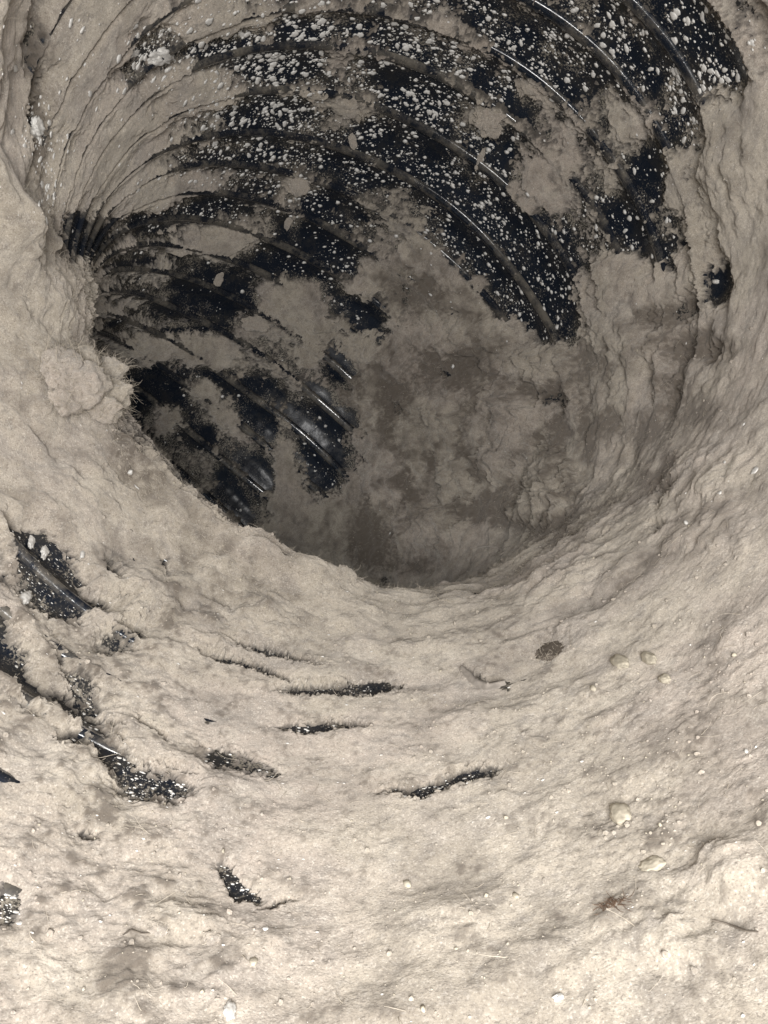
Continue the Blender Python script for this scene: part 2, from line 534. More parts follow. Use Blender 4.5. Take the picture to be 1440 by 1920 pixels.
LUMP = [
    (100, 560, 80, 60, 0, .03), (60, 720, 60, 90, 0, .02), (40, 440, 50, 60, 0, .02), (110, 940, 90, 60, 20, .02), (300, 1130, 70, 50, 0, .02),
    (490, 1170, 70, 45, 15, .03), (390, 1190, 50, 40, 0, .02), (1230, 700, 60, 45, 20, .035), (1130, 740, 60, 45, 0, .03), (1180, 630, 60, 40, 10, .03),
    (1330, 480, 60, 50, 0, .02), (1160, 560, 80, 60, 0, .025), (940, 880, 34, 26, 0, .02), (990, 800, 40, 60, 20, .02), (900, 790, 60, 50, 10, .03),
    (1060, 1060, 60, 45, -10, .02), (820, 640, 50, 40, 0, .03), (1050, 690, 60, 26, 0, .025), (1390, 330, 70, 80, 0, .03), (1370, 900, 50, 60, 0, .015),
    (1330, 1000, 60, 40, -20, .015), (880, 880, 50, 70, 20, .02), (760, 850, 50, 70, 0, .025), (850, 990, 60, 40, 0, .02), (130, 1480, 60, 50, 0, .015), (420, 1500, 70, 40, 0, .012),
    (1370, 1640, 60, 40, 20, .01), (330, 1740, 40, 26, 20, .01), (400, 1760, 36, 22, 20, .01), (1280, 1780, 70, 40, 20, .015), (1040, 1218, 40, 18, -16, -.012),
]


def ellipses(lst, u, v, steep=False):
    out = np.zeros(len(u), np.float32)
    for x, y, a, b, ang, amt in lst:
        sel = (np.abs(u - x) < 1.7 * max(a, b)) & (np.abs(v - y) < 1.7 * max(a, b))
        if not sel.any():
            continue
        dx, dy = u[sel] - x, v[sel] - y
        c, q = math.cos(math.radians(ang)), math.sin(math.radians(ang))
        r2 = ((dx * c + dy * q) / a) ** 2 + ((-dx * q + dy * c) / b) ** 2
        out[sel] += amt * (np.clip(1 - r2 / 1.4, 0, 1) ** 0.6 if steep else np.exp(-r2 ** 1.5 * 0.75))
    return out


def grid_at(u, v):
    x = np.clip(u / 40 - 0.5, 0, GRID.shape[1] - 1.001)
    y = np.clip(v / 40 - 0.5, 0, GRID.shape[0] - 1.001)
    i, j = x.astype(int), y.astype(int)
    a, b = x - i, y - j
    a, b = a * a * (3 - 2 * a), b * b * (3 - 2 * b)
    return (GRID[j, i] * (1 - a) * (1 - b) + GRID[j, i + 1] * a * (1 - b) + GRID[j + 1, i] * (1 - a) * b + GRID[j + 1, i + 1] * a * b)


# ------------------------------------------------------------------ depth of the bare wall per cell of view, to know what the lip hides
def depth_buffer():
    s = np.arange(-0.3, 5.2, 0.006)
    th = np.linspace(-math.pi, math.pi, 2200, endpoint=False)
    buf = np.full((240, 180), 1e9)
    for part in np.array_split(s, 12):
        ss, tt = np.meshgrid(part, th, indexing='ij')
        X = wall(ss.ravel(), tt.ravel(), 1.0 - lip_bulge(ss.ravel(), tt.ravel()) - 0.012)
        u, v, z = project(X)
        ok = (u >= 0) & (u < W0) & (v >= 0) & (v < H0)
        np.minimum.at(buf, ((v[ok] / 8).astype(int), (u[ok] / 8).astype(int)), z[ok])
    return buf


DEPTH = depth_buffer()


def visible(u, v, z, tol=0.12):
    ok = (u >= 0) & (u < W0) & (v >= 0) & (v < H0)
    d = np.full(len(u), 1e9)
    d[ok] = DEPTH[(v[ok] / 8).astype(int), (u[ok] / 8).astype(int)]
    return ok & (z < d + tol + 0.03 * z)


# ------------------------------------------------------------------ the sampling of the wall, finer where it shows larger
def sampling(ns, nt_):
    s = np.linspace(-0.4, 5.0, 400)
    th = np.linspace(-math.pi, math.pi, 361)
    ss, tt = np.meshgrid(s, th, indexing='ij')
    X = wall(ss.ravel(), tt.ravel(), 1.0 - lip_bulge(ss.ravel(), tt.ravel()))
    u, v, z = project(X)
    vis = visible(u, v, z, 0.2).reshape(ss.shape)
    u, v = u.reshape(ss.shape), v.reshape(ss.shape)
    du = np.hypot(np.gradient(u, axis=0), np.gradient(v, axis=0)) / (s[1] - s[0])
    dt = np.hypot(np.gradient(u, axis=1), np.gradient(v, axis=1)) / (th[1] - th[0])
    du, dt = np.where(vis, du, 0), np.where(vis, dt, 0)
    ds = np.percentile(du, 93, axis=1) + 60
    dth = np.percentile(dt, 88, axis=0) + 120
    ds, dth = np.convolve(np.pad(ds, 12, 'edge'), np.ones(25) / 25, 'valid'), np.convolve(np.pad(dth, 12, 'wrap'), np.ones(25) / 25, 'valid')
    cs, ct = np.r_[0, np.cumsum((ds[1:] + ds[:-1]) / 2)], np.r_[0, np.cumsum((dth[1:] + dth[:-1]) / 2)]
    return np.interp(np.linspace(0, cs[-1], ns), cs, s), np.interp(np.linspace(0, ct[-1], nt_), ct, th)


print("setup %.1fs" % (time.time() - T0))

# ------------------------------------------------------------------ the duct: film and wire ribs
duct = bpy.data.objects.new("flexible_duct", None)
scn.collection.objects.link(duct)
tag(duct, "bent black plastic flexible duct with wire ribs seen down its dusty bore", "duct")


def film_radius(s, th, X0):
    wr = 0.004 * vnoise(X0 * np.array([1, 1, 1.0]), 9, 3) + 0.0025 * vnoise(X0, 23, 5)
    _, dr, _ = rib_phase(s)
    return 1.0 + film_sag(s, th) + wr * smooth(dr, 0.0, 0.03) - lip_bulge(s, th)


def build_film():
    s = np.unique(np.concatenate([np.linspace(a, b, 11)[:-1] for a, b in zip(RIBS[:-1], RIBS[1:])]))
    th = np.linspace(-math.pi, math.pi, 620, endpoint=False)
    ss, tt = np.meshgrid(s, th, indexing='ij')
    a, b = ss.ravel(), tt.ravel()
    X0 = wall(a, b, np.ones_like(a))
    X = wall(a, b, film_radius(a, b, X0))
    u, v, z = project(X)
    dusty = np.where((z > 0.3), smooth(grid_at(u + 10 * vnoise(X0, 30, 7), v + 10 * vnoise(X0, 30, 8)) + ellipses(PATCH, u, v), 0.5, 4.8), 0.3)
    dusty = np.where((z > 0.3) & (v > 1000), np.maximum(dusty, 0.42), dusty)
    n, m = ss.shape
    i = np.arange(n - 1)[:, None] * m
    j = np.arange(m)[None]
    j2 = (j + 1) % m
    q = np.stack([i + j, i + j2, i + m + j2, i + m + j], -1).reshape(-1, 4)
    return add_obj("plastic_film", mesh_from("plastic_film", to_world(X), q, mat=M_FILM, attrs={"dusty": dusty}), duct)


build_film()
for sr in RIBS[1:-1]:
    th = np.linspace(-math.pi, math.pi, 240, endpoint=False)
    ph = np.linspace(0, 2 * math.pi, 8, endpoint=False)
    k = np.interp(sr, SL, PAR['k0'] + (PAR['k1'] - PAR['k0']) / (1 + np.exp(-(SL - PAR['s1']) / PAR['w'])))
    rad = 0.0125 * np.clip((1 - k * np.cos(th)) * 1.6, 0.45, 1)
    tt, pp = np.meshgrid(th, ph, indexing='ij')
    rr = np.repeat(rad[:, None], 8, 1)
    jig = 0.003 * np.sin(3 * tt + sr * 9) + 0.002 * np.sin(7 * tt + sr * 31)
    a = (sr + jig + rr * np.sin(pp)).ravel()
    X = wall(a, tt.ravel(), (0.998 - rr * np.cos(pp)).ravel() + 0.013 * sunk(np.full(a.shape, sr), tt.ravel()) - lip_bulge(np.full(a.shape, sr), tt.ravel()))
    i = np.arange(240)[:, None]
    j = np.arange(8)[None]
    q = np.stack([i * 8 + j, i * 8 + (j + 1) % 8, ((i + 1) % 240) * 8 + (j + 1) % 8, ((i + 1) % 240) * 8 + j], -1).reshape(-1, 4)
    add_obj("wire_rib", mesh_from("wire_rib", to_world(X), q, mat=M_RIB), duct)
print("duct %.1fs" % (time.time() - T0))

# ------------------------------------------------------------------ the coat of dust
NS, NT = 1001, 1501
gs, gt = sampling(NS, NT)
ss, tt = np.meshgrid(gs, gt, indexing='ij')
sA, tA = ss.ravel(), tt.ravel()
X0 = wall(sA, tA, 1.0 - lip_bulge(sA, tA))
uu, vv, zz = project(X0)
inview = (uu > -130) & (uu < W0 + 130) & (vv > -130) & (vv < H0 + 130)
vis = visible(np.clip(uu, 1, W0 - 1), np.clip(vv, 1, H0 - 1), zz, 0.22) & inview
V2 = vis.reshape(NS, NT)
# blocks of 4 x 4 cells: fine where they can be seen, one quad elsewhere
nbs, nbt = (NS - 1) // 4, (NT - 1) // 4
blk = np.zeros((nbs, nbt), bool)
for a in range(5):
    for b in range(5):
        blk |= V2[a:a + nbs * 4:4, b:b + nbt * 4:4][:nbs, :nbt]
bi, bj = np.nonzero(blk)
fine = []
for a in range(4):
    for b in range(4):
        o = (bi * 4 + a) * NT + bj * 4 + b
        fine.append(np.stack([o, o + 1, o + NT + 1, o + NT], -1))
ci, cj = np.nonzero(~blk)
o = ci * 4 * NT + cj * 4
coarse = np.stack([o, o + 4, o + 4 * NT + 4, o + 4 * NT], -1)
quads = np.concatenate(fine + [coarse])
used = np.unique(quads)
remap = np.full(NS * NT, -1)
remap[used] = np.arange(len(used))
quads = remap[quads]
s_, t_, X0, u_, v_, z_, vi = sA[used], tA[used], X0[used], uu[used], vv[used], zz[used], vis[used]
print("dust verts", len(used), "%.1fs" % (time.time() - T0))

clods = []
cr = np.random.default_rng(5)
for k in range(900):
    x, y = cr.uniform(640, 1440), cr.uniform(430, 1060)
    if y > 1080 - 0.0 * x or x + y < 1230 or (x > 860 and y < 640 and x + 0.9 * y < 1560) or any((x - c[0]) ** 2 + (y - c[1]) ** 2 < (0.85 * (c[2] + 22)) ** 2 for c in clods):
        continue
    sz = cr.uniform(20, 52)
    clods.append((x, y, sz * 1.25, sz * 0.85, cr.uniform(-60, 60), 1.0))
print("clods", len(clods))


def dome(lst, u, v):
    """the highest of a set of rounded clods, and which of them"""
    out = np.zeros(len(u), np.float32)
    for k, (x, y, a, b, ang, amt) in enumerate(lst):
        sel = np.nonzero((np.abs(u - x) < a) & (np.abs(v - y) < a))[0]
        dx, dy = u[sel] - x, v[sel] - y
        c, q = math.cos(math.radians(ang)), math.sin(math.radians(ang))
        r2 = ((dx * c + dy * q) / a) ** 2 + ((-dx * q + dy * c) / b) ** 2
        out[sel] = np.maximum(out[sel], (0.6 + 0.4 * ((k * 37) % 11) / 10) * np.sqrt(np.clip(1 - r2, 0, 1)))
    return out


n1 = fbm(X0, 5.0, 3, 1)
n2 = fbm(X0, 17.0, 3, 2)
n3 = fbm(X0, 55.0, 3, 3, 0.6)
n4 = vnoise(X0, 210.0, 4)
wx = X0 + 0.05 * np.stack([vnoise(X0, 9, 31), vnoise(X0, 9, 32), vnoise(X0, 9, 33)], -1)
w1 = worley(wx, 6.0, 5)
w2 = worley(wx, 17.0, 6)
# warp the layout a little so that outlines are ragged, then read it
wk = 1 - 0.65 * smooth(v_, 1000, 1150) * smooth(u_, 250, 400)
uw = u_ + wk * (16 * vnoise(X0, 14, 41) + 9 * vnoise(X0, 40, 43) + 6 * vnoise(X0, 110, 45))
vw = v_ + wk * (16 * vnoise(X0, 14, 42) + 9 * vnoise(X0, 40, 44) + 6 * vnoise(X0, 110, 46))
near = smooth(v_, 1000, 1150)
uw, vw = uw + near * 6 * vnoise(X0, 190, 47), vw + near * (7 * vnoise(X0, 190, 48) + 4 * vnoise(X0, 75, 49))
lay = grid_at(uw, vw) + ellipses(PATCH, uw, vw)
lay = lay + (1 - smooth(lay, 4.8, 6.5)) * (1.3 * n2 + 1.5 * n3 + 0.9 * n4)
lay = np.where(vi, lay, 6.5 + 4 * n1)
grime_shade = np.where(vi, ellipses(GRIME_SHADE, uw, vw), 0.2)
lump = np.where(vi, ellipses(LUMP, uw, vw) + ellipses(CLOD, uw + 4 * n3, vw + 4 * n3, True), 0.0)
clod = np.where(vi, dome(clods, uw + 10 * vnoise(X0, 12, 51), vw + 10 * vnoise(X0, 12, 52)), 0)
ph, dr, rj = rib_phase(s_)
d01 = np.clip(lay / 9, 0, 1)
thick = smooth(lay, 5.5, 8.5)
# lint bridges the folds where it lies thick and follows the film and ribs where it is thin
sag = film_sag(s_, t_)
ribbump = 0.0135 * np.exp(-(dr / 0.0125) ** 2) * (1 - 0.85 * sunk(s_, t_))
follow = sag - ribbump
floor = np.where(vi, smooth(vw, 1080, 1250), 0)
base = 1.0 + sag * (1 - 0.97 * thick) - ribbump * (1 - 0.95 * thick) - 0.0065 * thick * (1 - 0.6 * floor)
up = np.clip(-np.cos(t_ - math.radians(20)), 0, 1)
amount = (lay - 4.3) / 4.7
left = np.where(vi, smooth(uw, 600, 380) * smooth(vw, 700, 600) * smooth(uw, 60, 110), 0)
right = np.where(vi, smooth(uw, 1100, 1300), 0)
mid = np.where(vi, smooth(uw, 560, 700) * smooth(uw, 1420, 1250) * smooth(vw, 420, 520) * smooth(vw, 1130, 1020), 0)
calm = 1 - 0.6 * left - 0.12 * floor - 0.8 * right * (1 - floor) - 0.45 * mid * (1 - right) * (1 - floor)
fuzz3 = vnoise(X0, 120.0, 8)
t = 0.020 * amount * (1 - 0.5 * floor) + 0.0085 * n1 * (0.4 + thick) * calm + (0.0058 - 0.0022 * thick) * n2 * calm + (0.0036 - 0.0028 * thick) * n3 * (1 - 0.6 * left) + (0.0013 - 0.0008 * thick) * fuzz3 + (0.0013 - 0.0008 * thick) * n4
# dust caught along the ribs in the bare part
t += np.where(lay < 5, 0.010 * np.exp(-(dr / 0.016) ** 2) * (0.45 + 1.2 * vnoise(X0, 3.5, 61)), 0)
# clods
rough = thick * (1 - 0.75 * floor) * (1 - 0.8 * left) * (1 - 0.7 * right)
t += rough * (0.034 * (1 - 0.6 * mid) * (0.40 - w1 * w1) + 0.012 * (1 - 0.6 * mid) * (0.3 - w2 * w2)) * (0.5 + 0.9 * smooth(n1, -0.5, 0.5))
rag = np.where(vi, smooth(uw, 560, 260) * smooth(vw, 960, 1080), 0)
t += rag * (0.0040 * n2 + 0.0012 * n3 + 0.0010 * fuzz3)
# the ribs still tell as faint swells under the coat
t += thick * floor * 0.0020 * np.cos(2 * np.pi * ph) * (0.4 + 0.9 * smooth(n1, -0.5, 0.6))
w3 = worley(wx, 30.0, 9)
t += thick * (1 - 0.8 * left) * (1 - 0.7 * right * (1 - floor)) * 0.0055 * (0.35 - w3 * w3) * smooth(n2 + 0.7 * n1, -0.1, 0.7)
t += lump * (1 + 0.4 * n2)
t += thick * clod * 0.5 * (0.060 - 0.046 * smooth(uw + 0.5 * (vw - 700), 950, 1200)) * (1 + 0.5 * n2)
# cracks along the folds of the upper left wall
crack = np.exp(-((dr + 0.004 * n3) / 0.0065) ** 2)
t -= left * crack * np.clip(0.030 + 0.03 * n2 + 0.02 * n1, 0, 0.065)
t = np.where(vi & (vw > 1000) & (lay < 4), t - 0.006 * smooth(lay, 4.4, 1.0), t)
rad = base - lip_bulge(s_, t_) - t
X = wall(s_, t_, rad)
filmr = film_radius(s_, t_, X0) - 0.0
under = t + follow - sag * 0 < -0.012
# keep a face if any corner may show above the film
keep = ~(under[quads].all(1))
quads = quads[keep]
thin = np.clip(1 - (t + 0.001 + 0.012 * floor * smooth(lay, 5.5, 7.5)) / 0.013, 0, 1)
grime_shade = grime_shade * (1 - 0.6 * floor) * (1 + 0.1 * mid) * (1 - 0.65 * smooth(lump, -0.005, 0.06)) * (0.6 + 0.8 * smooth(n3 + 0.6 * fuzz3, -0.6, 0.6))
grime_shade = np.clip(grime_shade + 0.55 * floor * smooth(0.8 * n2 + 0.9 * n3 + 0.5 * fuzz3, 0.15, 1.0) + 0.5 * rag * smooth(n2 + 0.5 * n3, 0.0, 0.9) + (0.3 + 0.2 * mid) * smooth(w1, 0.5, 0.8) * thick + (0.15 + 0.2 * mid) * smooth(w2, 0.5, 0.8) * thick + 0.3 * mid * thick * smooth(clod, 0.5, 0.05) * smooth(lump, 0.02, 0.005) + (0.38 * n2 + 0.12 * n1) * (1 - left) * (1 - 0.75 * floor), 0, 1)  # gaps between clods are darkened as painted crevice shade, beside mottled dirt
used2 = np.unique(quads)
rm = np.full(len(X), -1)
rm[used2] = np.arange(len(used2))
dme = mesh_from("dust_coat", to_world(X[used2]), rm[quads], mat=M_DUST, attrs={"thin": thin[used2], "grime_shade": grime_shade[used2]})
dust = add_obj("dust_coat", dme)
tag(dust, "matted tan grey lint dust coating most of the duct wall", "dust", kind="stuff")
print("dust faces", len(quads), "%.1fs" % (time.time() - T0))

# ------------------------------------------------------------------ looking up the surface that shows at a point of the view
CTR = np.stack([np.interp(s_, SL, CL[0][:, k]) for k in range(3)], -1)
bare = rad > filmr - 0.0005
SURF = np.where(bare[:, None], wall(s_, t_, filmr), X)
us, vs, zs = project(SURF)
cell = 3.0
okv = vi & (us >= 0) & (us < W0) & (vs >= 0) & (vs < H0)
idx = np.nonzero(okv)[0]
idx = idx[np.argsort(-zs[idx])]
CELLS = np.full((int(H0 / cell) + 1, int(W0 / cell) + 1), -1)
CELLS[(vs[idx] / cell).astype(int), (us[idx] / cell).astype(int)] = idx     # the nearest one is written last


def surface_at(x, y):
    cx, cy = int(x / cell), int(y / cell)
    for k in range(0, 9):
        sub = CELLS[max(0, cy - k):cy + k + 1, max(0, cx - k):cx + k + 1]
        c = sub[sub >= 0]
        if len(c):
            return c[np.argmin(zs[c])]
    return None


def frame_at(i):
    """inward normal and two tangents at wall vertex i"""
    n = CTR[i] - X0[i]
    n /= np.linalg.norm(n)
    a = np.cross(n, [0, 0, 1.0])
    a /= np.linalg.norm(a)
    return n, a, np.cross(n, a)


def view_axes(i, a, b, ang):
    """two tangent vectors that show as an ellipse of half axes a, b pixels at angle ang"""
    p = SURF[i]
    n, t1, t2 = frame_at(i)
    def im(q):
        return np.array([FPX * q[0] / q[2], -FPX * q[1] / q[2]])
    e = 1e-3
    J = np.stack([(im(p + e * t1) - im(p)) / e, (im(p + e * t2) - im(p)) / e], 1)
    U, S_, Vt = np.linalg.svd(J)
    S_ = np.maximum(S_, 0.45 * S_[0])
    Ji = Vt.T @ np.diag(1 / S_) @ U.T
    c, q = math.cos(math.radians(ang)), math.sin(math.radians(ang))
    A, B = Ji @ np.array([a * c, a * q]), Ji @ np.array([-b * q, b * c])
    return p, n, A[0] * t1 + A[1] * t2, B[0] * t1 + B[1] * t2


def ico(level):
    import bmesh
    bm = bmesh.new()
    bmesh.ops.create_icosphere(bm, subdivisions=level, radius=1.0)
    V = np.array([v.co[:] for v in bm.verts])
    F = np.array([[v.index for v in f.verts] for f in bm.faces])
    bm.free()
    return V, F


ICO = {k: ico(k) for k in (1, 2, 4, 5)}


def fibre_mesh(paths, radii):
    """three-sided tapering tubes along paths (n, k, 3)"""
    n, k, _ = paths.shape
    d = np.gradient(paths, axis=1)
    d /= np.linalg.norm(d, axis=2, keepdims=True) + 1e-12
    ref = np.where(np.abs(d[..., 2:3]) < 0.8, np.array([0, 0, 1.0]), np.array([1.0, 0, 0]))
    a = np.cross(d, ref)
    a /= np.linalg.norm(a, axis=2, keepdims=True) + 1e-12
    b = np.cross(d, a)
    tp = np.linspace(1, 0.45, k)[None, :, None]
    V = np.stack([paths + radii[:, None, None] * tp * (math.cos(q) * a + math.sin(q) * b) for q in (0, 2.094, 4.189)], 2).reshape(-1, 3)
    o = (np.arange(n)[:, None, None] * k + np.arange(k - 1)[None, :, None]) * 3
    j = np.arange(3)[None, None]
    q = np.stack([o + j, o + (j + 1) % 3, o + 3 + (j + 1) % 3, o + 3 + j], -1).reshape(-1, 4)
    return V, q


def curly(p, n, length, k=6, lift=0.5):
    """k points of bent fibres that start at p (m, 3) near normals n"""
    m = len(p)
    d = rng.normal(size=(m, 3))
    d -= n * (d * n).sum(1, keepdims=True)
    d /= np.linalg.norm(d, axis=1, keepdims=True)
    d = d + n * (lift * rng.uniform(0.0, 1.0, (m, 1)))
    d /= np.linalg.norm(d, axis=1, keepdims=True)
    bend = rng.normal(size=(m, 3)) * 0.55 - n * 0.22
    out = [p]
    for i in range(k - 1):
        out.append(out[-1] + d * (length / (k - 1))[:, None])
        d = d + bend / (k - 1) * 1.6 + rng.normal(size=(m, 3)) * 0.10
        d /= np.linalg.norm(d, axis=1, keepdims=True)
    return np.stack(out, 1)


# ------------------------------------------------------------------ loose fibres of the lint
wgt = np.where(okv & ~bare & (t > 0.004), 1.0, 0.0) * np.maximum(zs, 0.01)
wgt *= 1 + 3.0 * np.clip(grime_shade, 0, 1)
nearlip = np.abs(s_ - 2.5) < 0.5
wgt *= np.where(nearlip & (np.abs(np.degrees(t_) - 10) < 60), 2.2, 1.0)
pick = rng.choice(len(s_), 9000, p=wgt / wgt.sum())
nn = CTR[pick] - X0[pick]
nn /= np.linalg.norm(nn, axis=1, keepdims=True)
paths = curly(SURF[pick] - nn * 0.001, nn, 0.010 + 0.035 * rng.random(9000) ** 2)
V, q = fibre_mesh(paths, 0.0003 + 0.0004 * rng.random(9000))
tag(add_obj("lint_fibres", mesh_from("lint_fibres", to_world(V), q, mat=M_FIBRE)),
    "fine pale lint fibres standing out of the dust coat", "fibres", kind="stuff")

# ------------------------------------------------------------------ grains of dust lying on the coat
V1, F1 = ICO[1]
ng = 7000
wg = np.where(okv & ~bare & (t > 0.003), 1.0, 0.0) * np.maximum(zs, 0.01) ** 0.5 * (1 + 1.5 * smooth(vs, 900, 1300)) * (0.4 + smooth(n2, -0.2, 0.6))
for nm, mt, cnt, lab in (("dust_grains", M_CLUMP, ng, "tiny rounded grains of tan dust lying all over the coat"),
                         ("pale_grains", M_CREAM, 1100, "scattered tiny pale grains on the dust coat")):
    pk = rng.choice(len(s_), cnt, p=wg / wg.sum())
    nn = CTR[pk] - X0[pk]
    nn /= np.linalg.norm(nn, axis=1, keepdims=True)
    rr_ = np.minimum(0.0012 * np.exp(rng.normal(size=cnt) * 0.6), 0.005) * (0.8 if nm == "pale_grains" else 1.0)
    B_ = V1[None] * (1 + 0.35 * rng.normal(size=(cnt, len(V1), 1)) * 0.6)
    B_ = B_ * rr_[:, None, None] * (0.7 + 0.6 * rng.random((cnt, 1, 3)))
    Vg = (SURF[pk] + nn * (0.2 * rr_)[:, None])[:, None] + B_
    tag(add_obj(nm, mesh_from(nm, to_world(Vg.reshape(-1, 3)), tris=(F1[None] + (np.arange(cnt) * len(V1))[:, None, None]).reshape(-1, 3), mat=mt)),
        lab, "grains", kind="stuff")

# ------------------------------------------------------------------ pale specks on the bare film
DENS = [(480, 110, 130, 100, 0, 4.5), (470, 300, 150, 90, 0, 2.6), (700, 130, 220, 130, 15, 1.5), (900, 60, 180, 90, 20, 1.4), (1150, 60, 150, 80, 30, 1.0),
        (1380, 60, 90, 110, 0, 0.8), (760, 230, 200, 110, 30, 1.3), (600, 300, 160, 80, 20, 1.2), (880, 480, 160, 110, 45, 1.3), (1000, 580, 60, 60, 0, 0.9),
        (600, 460, 140, 90, 20, 0.7), (360, 400, 110, 40, 0, 1.2), (1100, 420, 120, 120, 40, 0.8), (1290, 230, 60, 110, 0, 0.9), (280, 105, 70, 50, -20, 2.0),
        (75, 250, 40, 60, 0, 2.5), (90, 360, 20, 50, 0, 2.0), (600, 880, 60, 60, 0, 0.35), (100, 1080, 110, 110, 40, 1.0), (220, 1430, 200, 110, 40, 1.4), (600, 1340, 260, 140, 0, 1.2),
        (450, 1650, 90, 90, 0, 1.6), (850, 1470, 120, 60, 0, 1.3), (10, 1700, 60, 60, 0, 1.2)]
SP = []
px = rng.random((105000, 2)) * [W0, H0]
dn = 0.12 + ellipses(DENS, px[:, 0], px[:, 1])
cl = vnoise(np.c_[px / 60.0, np.zeros(len(px))], 1.0, 77)
acc = rng.random(len(px)) < dn * np.clip(0.75 + 1.3 * cl, 0.1, 2) * 0.52
for x, y in px[acc]:
    i = surface_at(x, y)
    if i is None:
        continue
    if bare[i] or rng.random() < (0.3 if (y < 420 and x < 620) else 0.05):
        r = min(0.0028 * math.exp(rng.normal() * 0.78), 0.0125)
        if y > 1000:
            r *= 0.36
        elif x < 560 and y < 300:
            r *= 1.15
        r = min(r, 0.0064 * zs[i])
        SP.append((r / zs[i], r, i))
SP.sort(key=lambda a: -a[0])
print("specks", len(SP))
kinds = []
for k in range(8):
    V, F = ICO[2]
    D = V * (1 + 0.5 * vnoise(V + k * 3.7, 1.2, 90 + k) + 0.3 * vnoise(V + k, 2.6, 99))[:, None] * np.array([1.0, rng.uniform(0.5, 0.95), 0.22])
    kinds.append(mesh_from("pale_speck", D[:, [0, 1, 2]] * R, tris=F, mat=M_SPECK))
from mathutils import Matrix, Vector


def wvec(a):
    return Vector((a[0], a[2], a[1]))


for k, (sz, r, i) in enumerate(SP[:300]):
    n, a, b = frame_at(i)
    ang = rng.random() * 6.283
    a, b = math.cos(ang) * a + math.sin(ang) * b, -math.sin(ang) * a + math.cos(ang) * b
    o = add_obj("pale_speck", kinds[k % 8])
    A, B, N = wvec(a), wvec(b), wvec(n)
    mt = Matrix((A, B, N)).transposed() * r
    o.matrix_world = Matrix.Translation(wvec(SURF[i] + n * 0.12 * r) * R) @ mt.to_4x4()
    x, y = us[i], vs[i]
    if y > 1000:
        where, grp = ("a bare strip at the lower left" if x < 360 else "a thin bare strip low in the duct"), "white specks on the lower bare strips"
    else:
        grp = "white specks on the upper black wall"
        where = ("the folds at the upper left edge" if x < 380 else "the black film at top centre left" if x < 620 else
                 "the black film at top centre" if x < 860 else "the ribbed film at upper right" if x < 1120 else "the bare film near the top right corner") \
            if y < 360 else ("the dark film left of the bore's middle" if x < 620 else "the black film above the lumpy dust")
    tag(o, ("large" if sz > SP[75][0] else "small") + " white speck on " + where, "speck", grp)
V1, F1 = ICO[1]
VV, FF = [], []
for k, (sz, r, i) in enumerate(SP[300:]):
    n, a, b = frame_at(i)
    L = V1 * (1 + 0.35 * rng.normal(size=(len(V1), 1)) * 0.6)
    VV.append(SURF[i] + n * 0.15 * r + r * (L[:, :1] * a + L[:, 1:2] * b * rng.uniform(0.55, 1) + L[:, 2:] * n * 0.28))
    FF.append(F1 + k * len(V1))
tag(add_obj("fine_specks", mesh_from("fine_specks", to_world(np.concatenate(VV)), tris=np.concatenate(FF), mat=M_SPECK)),
    "fine white grains sprinkled over the bare black film", "specks", kind="stuff")
print("specks done %.1fs" % (time.time() - T0))


# ------------------------------------------------------------------ clumps and crumbs, each a thing
def clump(name, cat, label, x, y, a, b, ang, h=0.6, mat=M_CLUMP, level=4, rough=0.35, fuzz=0, seed=1, group=None, lift=0.25):
    i = surface_at(x, y)
    p, n, A, B = view_axes(i, a, b, ang)
    hh = h * min(np.linalg.norm(A), np.linalg.norm(B))
    V, F = ICO[level]
    q = V + seed * 5.3
    k = 1 + rough * 0.8 * vnoise(q, 1.3, seed) + rough * 0.5 * vnoise(q, 2.9, seed + 1) + rough * 0.28 * vnoise(q, 7.0, seed + 2) + rough * 0.2 * vnoise(q, 17.0, seed + 3) + 0.3 * rough * (0.5 - worley(q, 1.7, seed))
    D = V * k[:, None]
    Pw = p + n * hh * lift + D[:, :1] * A + D[:, 1:2] * B + D[:, 2:] * n * hh
    org = to_world(p)
    o = add_obj(name, mesh_from(name, to_world(Pw) - org, tris=F, mat=mat))
    o.location = org
    tag(o, label, cat, group)
    if fuzz:
        pk = rng.choice(len(V), fuzz)
        nv = Pw[pk] - p
        nv /= np.linalg.norm(nv, axis=1, keepdims=True)
        ln = min(np.linalg.norm(A), np.linalg.norm(B))
        pa = curly(Pw[pk] - nv * 0.02 * ln, nv, ln * (0.12 + 0.5 * rng.random(fuzz) ** 2), lift=2.0)
        Vf, qf = fibre_mesh(pa, np.full(fuzz, 0.0006))
        f = add_obj("fuzz", mesh_from("fuzz", to_world(Vf) - org, qf, mat=M_FIBRE), o)
        f["kind"] = "stuff"
    return o


